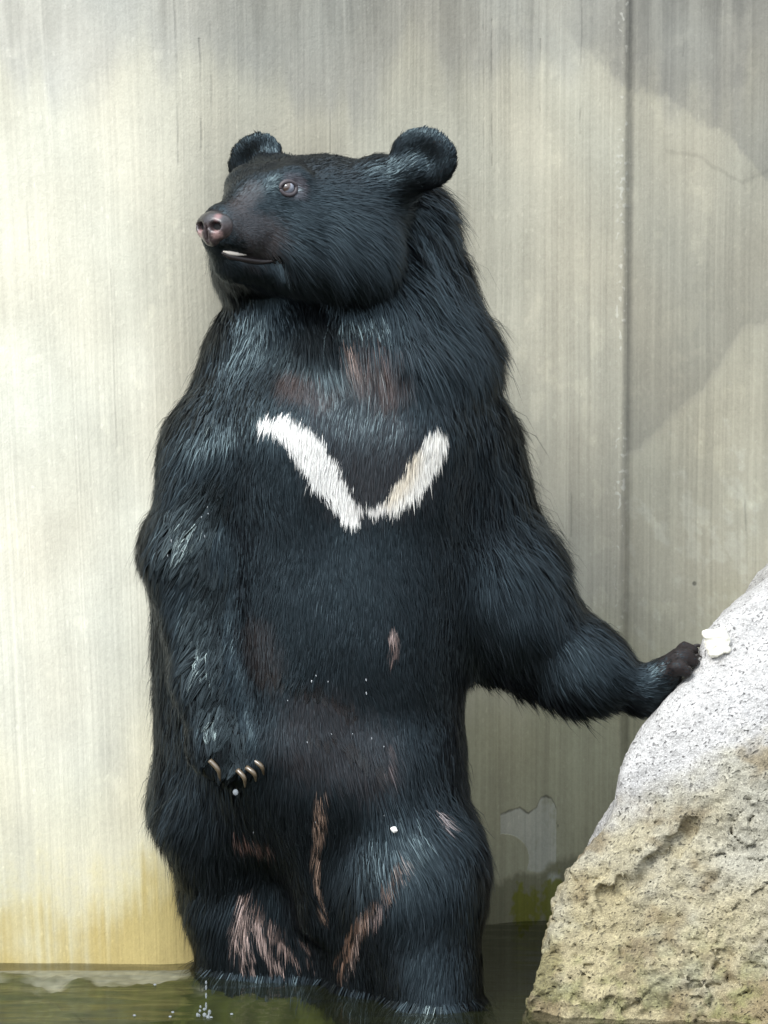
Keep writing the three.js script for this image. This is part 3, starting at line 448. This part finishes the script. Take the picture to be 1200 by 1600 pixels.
  for (let i = 0; i < NG; i++) { pick(o); groom(o, s); s.li *= 0.5 + 1.0 * R(); const L = s.L * (0.75 + 0.7 * R()), t = tip(o, s, L, 1); { let bd = 1e9, be = -1; for (let a = -1; a <= 1; a++) for (let b = -1; b <= 1; b++) for (let c = -1; c <= 1; c++) { const l = sgrid.get(sk(o[0] + a * 0.04, o[1] + b * 0.04, o[2] + c * 0.04)); if (l) for (const g of l) { const G = SG[g], d = (G[0] - o[0]) ** 2 + (G[1] - o[1]) ** 2 + (G[2] - o[2]) ** 2; if (d < bd) { bd = d; be = g; } } } const w = be < 0 ? 0 : clamp((s.cl - 0.25) * 1.15) * (0.7 + 0.3 * R()); if (w > 0) for (let k = 0; k < 3; k++) t[k] = mix(t[k], SG[be][3 + k], w); }
    gx.push([o[0], o[1], o[2], t[0], t[1], t[2], R(), R()]); const k = key(o[0], o[1], o[2]); if (!grid.has(k)) grid.set(k, []); grid.get(k).push(i); }
  const mkBuf = (n) => ({ p: new Float32Array(n * 15), n: new Float32Array(n * 15), c: new Float32Array(n * 15), i: new Uint32Array(n * 9), k: 0 });
  const dark = mkBuf(NST), wet = mkBuf(90000), pale = mkBuf(20000), rgb = [0, 0, 0];
  for (let q = 0; q < NST; q++) {
    pick(o); groom(o, s); if (s.ba > 0.45 && R() < s.ba) continue;
    { const dx = o[0] - NOSE.x, dy = o[1] - NOSE.y, dz = o[2] - NOSE.z; if (dx * dx + dy * dy + dz * dz < 0.026 * 0.026) continue; const e0 = sockets[0]; if ((o[0] - e0.x) ** 2 + (o[1] - e0.y) ** 2 + (o[2] - e0.z) ** 2 < 0.011 * 0.011) continue; }
    let best = -1, bd = 1e9; for (let a = -1; a <= 1; a++) for (let b = -1; b <= 1; b++) for (let c = -1; c <= 1; c++) { const l = grid.get(key(o[0] + a * cell, o[1] + b * cell, o[2] + c * cell)); if (l) for (const g of l) { const G = gx[g], d = (G[0] - o[0]) ** 2 + (G[1] - o[1]) ** 2 + (G[2] - o[2]) ** 2; if (d < bd) { bd = d; best = g; } } }
    const r1 = R(), G = best >= 0 ? gx[best] : null, L = s.L * (0.6 + 0.55 * r1 + (r1 > 0.97 ? 0.35 : 0)), fly = R() < 0.07; let cl = G && !fly ? s.cl * (0.6 + 0.5 * R()) * (G[7] < 0.3 ? 0.4 : 1) : 0; if (fly) s.li *= 1.7;
    if (coat(o[0], o[1], o[2], R(), G ? G[6] : 0.5, rgb) && pale.k >= 20000) continue;
    let B = rgb[0] > 0.4 && rgb[1] > 0.38 && o[1] > 0.7 ? pale : dark; if (B === pale && B.k >= 20000) continue;
    if (B === dark && G && wet.k < 90000) for (const m of wetLines) { if (Math.abs(m.p[0].y - o[1]) > 0.45) continue; const d = markDist(m, G[0], G[1], G[2]); if (d < 0.012 * (G[6] - 0.5)) { B = wet; cl = Math.min(0.95, 0.7 + 0.3 * R()); break; } }
    const sp = 0.22; s.fx += sp * (R() - 0.5); s.fy += sp * (R() - 0.5); s.fz += sp * (R() - 0.5);
    let m = tip(o, s, L, 0.5), e = tip(o, s, L, 1);
    if (G) { const gm = [G[0] * 0.5 + G[3] * 0.5, G[1] * 0.5 + G[4] * 0.5, G[2] * 0.5 + G[5] * 0.5], up = 0.12 * L; for (let k = 0; k < 3; k++) { e[k] = mix(e[k], G[3 + k], cl); m[k] = mix(m[k], gm[k] + o[3 + k] * up, cl * 0.45); } }
    const wid = (0.00042 + 0.0004 * R()) * (s.L < 0.012 ? 0.75 : 1) * (B === pale ? 0.9 : 1);
    let tx = e[0] - o[0], ty = e[1] - o[1], tz = e[2] - o[2], tl = Math.hypot(tx, ty, tz) || 1; tx /= tl; ty /= tl; tz /= tl;
    let bx = ty * o[5] - tz * o[4], by = tz * o[3] - tx * o[5], bz = tx * o[4] - ty * o[3]; const bl = Math.hypot(bx, by, bz) || 1; bx /= bl; by /= bl; bz /= bl;
    const tw = (R() - 0.5) * 0.9, nx = by * tz - bz * ty, ny = bz * tx - bx * tz, nz = bx * ty - by * tx, sg = nx * o[3] + ny * o[4] + nz * o[5] < 0 ? -1 : 1;
    const ct = Math.cos(tw), st = Math.sin(tw), wx = bx * ct + nx * st, wy = by * ct + ny * st, wz = bz * ct + nz * st, mx = (nx * ct - bx * st) * sg, my = (ny * ct - by * st) * sg, mz = (nz * ct - bz * st) * sg;
    const k = B.k++, v = k * 15;
    const add = (j, c, w) => { B.p[v + j * 3] = c[0] + wx * w; B.p[v + j * 3 + 1] = c[1] + wy * w; B.p[v + j * 3 + 2] = c[2] + wz * w; };
    add(0, o, -wid); add(1, o, wid); add(2, m, -wid * 0.85); add(3, m, wid * 0.85); add(4, e, 0);
    const back = 0.28;
    for (let j = 0; j < 5; j++) { let ax = mix(mx, o[3], back), ay = mix(my, o[4], back), az = mix(mz, o[5], back); const l = Math.hypot(ax, ay, az) || 1; B.n[v + j * 3] = ax / l; B.n[v + j * 3 + 1] = ay / l; B.n[v + j * 3 + 2] = az / l; B.c[v + j * 3] = rgb[0]; B.c[v + j * 3 + 1] = rgb[1]; B.c[v + j * 3 + 2] = rgb[2]; }
    const w = k * 5; B.i.set([w, w + 1, w + 3, w, w + 3, w + 2, w + 2, w + 3, w + 4], k * 9);
  }
  const geoOf = (B) => { const g = new THREE.BufferGeometry(); g.setAttribute('position', new THREE.BufferAttribute(B.p.slice(0, B.k * 15), 3)); g.setAttribute('normal', new THREE.BufferAttribute(B.n.slice(0, B.k * 15), 3)); g.setAttribute('color', new THREE.BufferAttribute(B.c.slice(0, B.k * 15), 3)); g.setIndex(new THREE.BufferAttribute(B.i.slice(0, B.k * 9), 1)); return g; };
  paint(bodyGeo, (x, y, z, nx, ny, nz, out) => { const w = coat(x, y, z, 0.5, 0.6, out); if (!w) { out[0] *= 0.8; out[1] *= 0.8; out[2] *= 0.8; } let dm = 1e9, bp = null; if (x > 0.38) { for (const p of prims) { const e = primDist(p, x, y, z); if (e < dm) { dm = e; bp = p; } } if (bp.bare) { out[0] = 0.016; out[1] = 0.012; out[2] = 0.0115; } } });
  const body = part('body', bodyGeo, skinMat, bear);
  part('fur', geoOf(dark), furMat, bear).userData = { kind: 'stuff', label: 'shaggy black fur with a bluish sheen, clumped where wet' };
  part('wet_fur', geoOf(wet), wetMat, bear).userData = { kind: 'stuff', label: 'wet glinting tufts of black fur' };
  part('chest_mark', geoOf(pale), whiteMat, bear).userData = { kind: 'stuff', label: 'white crescent of fur across the chest' };
  console.log('hair', performance.now(), dark.k, wet.k, pale.k, 'body verts', bodyGeo.attributes.position.count);
}
{ // ---- beads of water hanging in the belly fur
  const R = rng(41), gs = [];
  for (const [x0, y0, x1, y1, n] of [[410, 1050, 600, 1110, 6], [480, 1130, 610, 1190, 5], [380, 1230, 700, 1300, 3], [245, 790, 330, 870, 8]]) for (let i = 0; i < n; i++) {
    const q = march(bearSdf, mix(x0, x1, R()), mix(y0, y1, R())); q.addScaledVector(grad(bearRaw, q), 0.006 + 0.006 * R()); const r = 0.0006 + 0.0007 * R() * R(), g = new THREE.SphereGeometry(r, 8, 6); g.scale(1, 1 + 3.5 * R(), 1); g.rotateZ(0.5 * (R() - 0.5)); g.translate(q.x, q.y, q.z); gs.push(g);
  }
  part('water_beads', mergeGeometries(gs), new THREE.MeshPhysicalMaterial({ color: new THREE.Color().setRGB(0.5, 0.53, 0.55), roughness: 0.05, ior: 1.33, transparent: true, opacity: 0.6 }), bear).userData = { kind: 'stuff', label: 'small glinting beads of water in the fur' };
}
{ // ---- nose pad with two nostrils
  const c = hp(114, 0, -62), ax = hAxes, E = (f, r, u, a, b, d) => ({ t: 1, a: hp(f, r, u), r: [a / 1000, b / 1000, d / 1000], bx: ax }), pad = E(110, 0, -58, 20, 28, 20), low = E(114, 0, -76, 14, 17, 17), lw = E(108, 20, -64, 17, 12, 17), rw = E(108, -20, -64, 17, 12, 17), n1 = E(127, 15, -62, 14, 9, 6.5), n2 = E(127, -15, -62, 14, 9, 6.5), sl = E(132, 0, -78, 10, 1.8, 18);
  const sdf = (x, y, z) => { let d = smin(primDist(pad, x, y, z), primDist(low, x, y, z), 0.012); d = smin(d, primDist(lw, x, y, z), 0.008); d = smin(d, primDist(rw, x, y, z), 0.008); d = smax(d, -primDist(n1, x, y, z), 0.005); d = smax(d, -primDist(n2, x, y, z), 0.005); return smax(d, -primDist(sl, x, y, z), 0.004) + 0.0007 * P.noise(x * 420, y * 420, z * 420); };
  const g = netMesh(sdf, [c.x - 0.06, c.y - 0.05, c.z - 0.06], [c.x + 0.06, c.y + 0.05, c.z + 0.06], 0.0018);
  const nl = [hp(122, 17, -74), hp(122, -17, -74)], top = hp(118, 15, -50);
  paint(g, (x, y, z, nx, ny, nz, o) => { const k = 1 + 0.25 * P.noise(x * 160, y * 160, z * 160); const tp = sst(-0.004, 0.006, y - hp(112, 0, -56).y + 0.004 * P.noise(x * 90, y * 90, z * 90)); let a = mix(0.042, 0.017, tp), b = mix(0.030, 0.015, tp), d = mix(0.030, 0.016, tp); for (const n of nl) { const w = sst(0.0115, 0.005, Math.hypot(x - n.x, (y - n.y) * 1.2, z - n.z) + 0.002 * P.noise(x * 260, y * 260, z * 260)); a = mix(a, 0.27, w); b = mix(b, 0.175, w); d = mix(d, 0.165, w); } const w = sst(0.010, 0.004, Math.hypot(x - top.x, y - top.y, z - top.z)); a = mix(a, 0.2, w); b = mix(b, 0.1, w); d = mix(d, 0.095, w); o[0] = a * k; o[1] = b * k; o[2] = d * k; });
  part('nose', g, new THREE.MeshPhysicalMaterial({ vertexColors: true, roughness: 0.38, clearcoat: 0.35, clearcoatRoughness: 0.3 }), bear).userData.label = 'wet brown nose with pink patches below the nostrils';
}
{ // ---- eyes with lids
  const lidMat = new THREE.MeshPhysicalMaterial({ color: new THREE.Color().setRGB(0.045, 0.037, 0.041), roughness: 0.5 }), eyeMat = new THREE.MeshPhysicalMaterial({ vertexColors: true, roughness: 0.08, clearcoat: 1, clearcoatRoughness: 0.03 });
  for (const [p, look, near] of [[sockets[0].clone(), V3(-0.42, 0.42, 0.8), 1], [eyeFar.clone(), V3(-0.95, 0.2, 0.25), 0]]) {
    const n = grad(bearRaw, p), c = p.clone().addScaledVector(n, -0.0055), g = new THREE.SphereGeometry(0.0105, 40, 28); look.normalize();
    paint(g, (x, y, z, nx, ny, nz, o) => { const a = Math.acos(clamp(nx * look.x + ny * look.y + nz * look.z, -1, 1)); const w = sst(0.86, 1.0, a), pu = sst(0.34, 0.3, a); o[0] = mix(mix(0.05, 0.006, pu), 0.22, w); o[1] = mix(mix(0.028, 0.006, pu), 0.235, w); o[2] = mix(mix(0.018, 0.007, pu), 0.28, w); });
    g.translate(c.x, c.y, c.z); const eye = part('eye', g, eyeMat, bear);
    const lids = []; const tx = V3(1, 0, 0).addScaledVector(n, -n.x).normalize(), ty = n.clone().cross(tx);
    for (const s of [0, 1]) { const pts = []; for (let i = 0; i <= 16; i++) { const a = i / 16 * Math.PI * (s ? 1 : -1) + 0.25; pts.push(c.clone().addScaledVector(tx, Math.cos(a) * 0.0125).addScaledVector(ty, Math.sin(a) * (s ? 0.0088 : 0.0112)).addScaledVector(n, 0.0042 + 0.001 * Math.abs(Math.sin(a)))); } lids.push(taperTube(pts, s ? [0.0024, 0.0042, 0.0024] : [0.0024, 0.0040, 0.0024], 24, 10)); }
    part('eyelid', mergeGeometries(lids), lidMat, eye);
  }
}
{ // ---- a pale strip set in as the highlight on the lip edge, lips
  const pts = [[349, 391], [358, 393.5], [370, 395.5], [384, 396.5]].map(([a, b]) => { const p = march(bearSdf, a, b); return p.addScaledVector(grad(bearRaw, p), 0.0025); });
  part('lip_highlight', taperTube(pts, [0.001, 0.0034, 0.0032, 0.001], 18, 10, 0.9), new THREE.MeshPhysicalMaterial({ color: new THREE.Color().setRGB(0.55, 0.50, 0.44), roughness: 0.35 }), bear).userData.label = 'pale strip standing in for the highlight along the lip';
  const lip = [[346, 396], [360, 402], [385, 407], [410, 410], [430, 408]].map(([a, b]) => { const p = march(bearRaw, a, b); return p.addScaledVector(grad(bearRaw, p), -0.002); });
  part('lip', taperTube(lip, [0.002, 0.0048, 0.005, 0.0045, 0.002], 26, 10), new THREE.MeshPhysicalMaterial({ color: new THREE.Color().setRGB(0.014, 0.010, 0.010), roughness: 0.45 }), bear);
}
{ // ---- claws
  const m = new THREE.MeshPhysicalMaterial({ color: new THREE.Color().setRGB(0.10, 0.074, 0.045), roughness: 0.3, clearcoat: 0.5 }), dk = new THREE.MeshPhysicalMaterial({ color: new THREE.Color().setRGB(0.02, 0.016, 0.014), roughness: 0.35 });
  for (const [x, y, z, ex, ey, ez] of [[328, 1188, 274, 344, 1221, 272], [352, 1204, 262, 358, 1216, 258], [371, 1203, 276, 383, 1230, 276], [385, 1199, 272, 400, 1221, 272], [397, 1188, 262, 412, 1211, 262]])
    part('claw', taperTube([vz(x, y, z), vz(mix(x, ex, 0.6) + 3, mix(y, ey, 0.45), mix(z, ez, 0.5) + 7), vz(ex, ey, ez)], [0.0042, 0.0038, 0.001], 10, 8), m, bear);
  for (const [x, y, z, ex, ey, ez] of [[1082, 1011, 94, 1101, 1014, 90], [1082, 1029, 118, 1097, 1027, 114], [1070, 1045, 142, 1082, 1048, 142]])
    part('claw', taperTube([vz(x, y, z), vz(mix(x, ex, 0.5), mix(y, ey, 0.5) - 4, mix(z, ez, 0.5)), vz(ex, ey, ez)], [0.0035, 0.0028, 0.0006], 8, 8), dk, bear);
}
// ---------------------------------------------------------------- the shallow algae shelf at the foot of the left wall
{
  const nx = 200, nz = 60, pos = [], idx = [], col = [];
  for (let j = 0; j <= nz; j++) for (let i = 0; i <= nx; i++) {
    const x = mix(-1.6, 0.3, i / nx), v = j / nz, z = wallZ(Math.min(x, -0.34)) + 0.3 * v - 0.01, lump = fbm(x * 16, 3, z * 16, 4), y = -0.010 - 0.05 * v * v - 0.42 * sst(0.5, 1, v + 0.3 * lump) - 0.4 * sst(-0.02, 0.24, x + 0.3 * lump) + 0.03 * lump * sst(0, 0.2, v);
    pos.push(x, Math.min(y, -0.004), z); const a = sst(0.16, 0.36, v + 0.45 * lump), q = sst(-0.06, -0.2, y), k = 1 + 0.5 * P.noise(x * 90, z * 90, 1); col.push(mix(mix(0.46, 0.075, a), 0.034, q) * k, mix(mix(0.46, 0.09, a), 0.035, q) * k, mix(mix(0.34, 0.014, a), 0.014, q) * k);
  }
  for (let j = 0; j < nz; j++) for (let i = 0; i < nx; i++) { const a = j * (nx + 1) + i; idx.push(a, a + nx + 1, a + 1, a + 1, a + nx + 1, a + nx + 2); }
  const g = new THREE.BufferGeometry(); g.setAttribute('position', new THREE.Float32BufferAttribute(pos, 3)); g.setAttribute('color', new THREE.Float32BufferAttribute(col, 3)); g.setIndex(idx); g.computeVertexNormals();
  tag(solid('pool_ledge', g, new THREE.MeshStandardMaterial({ vertexColors: true, roughness: 0.9, side: THREE.DoubleSide })), 'shallow sunken ledge with green algae along the foot of the wall', null, null, 'structure');
}
// ---------------------------------------------------------------- small things
{
  const p = march(rockSdf, 1122, 1014), R = rng(5), c = p.clone().add(V3(-0.002, 0.011, -0.002));
  const box = (x, y, z) => { const X = (x - c.x) * 0.97 + (y - c.y) * 0.22, Y = -(x - c.x) * 0.22 + (y - c.y) * 0.97, Z = z - c.z, fl = 1 + 3.5 * Math.max(0, Y); const q = Math.hypot(Math.max(Math.abs(X) / fl - 0.012, 0), Math.max(Math.abs(Y) - 0.013, 0), Math.max(Math.abs(Z) - 0.011, 0)) - 0.005; return q + 0.005 * P.noise(x * 60, y * 60, z * 60) + 0.0024 * P.noise(x * 150, y * 150, z * 150) + 0.0008 * P.noise(x * 420, y * 420, z * 420); };
  const g = netMesh(box, [c.x - 0.04, c.y - 0.04, c.z - 0.04], [c.x + 0.04, c.y + 0.04, c.z + 0.04], 0.0015, 2.2);
  tag(solid('bread_chunk', g, new THREE.MeshPhysicalMaterial({ color: new THREE.Color().setRGB(0.80, 0.77, 0.66), roughness: 0.9 })), 'white chunk of bread lying on the rock beside the reaching paw', 'bread');
  const q = march(bearRaw, 620, 1298); q.addScaledVector(grad(bearRaw, q), 0.026);
  const cr = (x, y, z) => Math.hypot((x - q.x) / 1.3, y - q.y, z - q.z) - 0.0042 + 0.003 * P.noise(x * 160, y * 160, z * 160);
  tag(solid('food_crumb', netMesh(cr, [q.x - 0.014, q.y - 0.014, q.z - 0.014], [q.x + 0.014, q.y + 0.014, q.z + 0.014], 0.0011, 2), new THREE.MeshStandardMaterial({ color: new THREE.Color().setRGB(0.82, 0.8, 0.76), roughness: 0.7 })), 'small white crumb caught in the fur of the thigh', 'crumb');
}
{ // drops shed by the hanging paw
  const m = new THREE.MeshPhysicalMaterial({ color: new THREE.Color().setRGB(0.35, 0.38, 0.4), roughness: 0.04, ior: 1.33, transparent: true, opacity: 0.4 }), R = rng(19), c = onWater(318, 1588);
  const sp = thing('water_splash', V3(c.x, 0, c.z)); tag(sp, 'small splash of bright droplets on the water below the hanging paw', 'splash');
  const bead = (x, y, z, r, sy = 1) => { const g = new THREE.SphereGeometry(r, 14, 10); g.scale(1, sy, 1); g.translate(x, y, z); return g; };
  for (let i = 0; i < 9; i++) part('droplet', bead(c.x + (R() - 0.5) * 0.02, 0.002 + 0.014 * R() * R(), c.z + (R() - 0.5) * 0.03, 0.0014 + 0.003 * R() * R(), 0.7 + R()), m, sp);
  for (const [px, py] of [[270, 1583], [266, 1590], [362, 1586], [242, 1540], [210, 1588], [330, 1591]]) { const q = onWater(px, py); part('droplet', bead(q.x, 0.0015, q.z, 0.0026, 0.6), m, sp); }
  for (const [py, h] of [[1572, 0.012], [1556, 0.009], [1543, 0.008], [1535, 0.006]]) { const q = at(322, py, c.z); part('droplet', bead(q.x, q.y, q.z, 0.0016, h / 0.0032), m, sp); }
  const d = at(368, 1238, 0.31); tag(solid('water_drop', bead(d.x, d.y, d.z, 0.0044, 1.1), m), 'single bright water drop falling just below the claws of the hanging paw', 'water drop');
}
renderer.render(scene, camera);
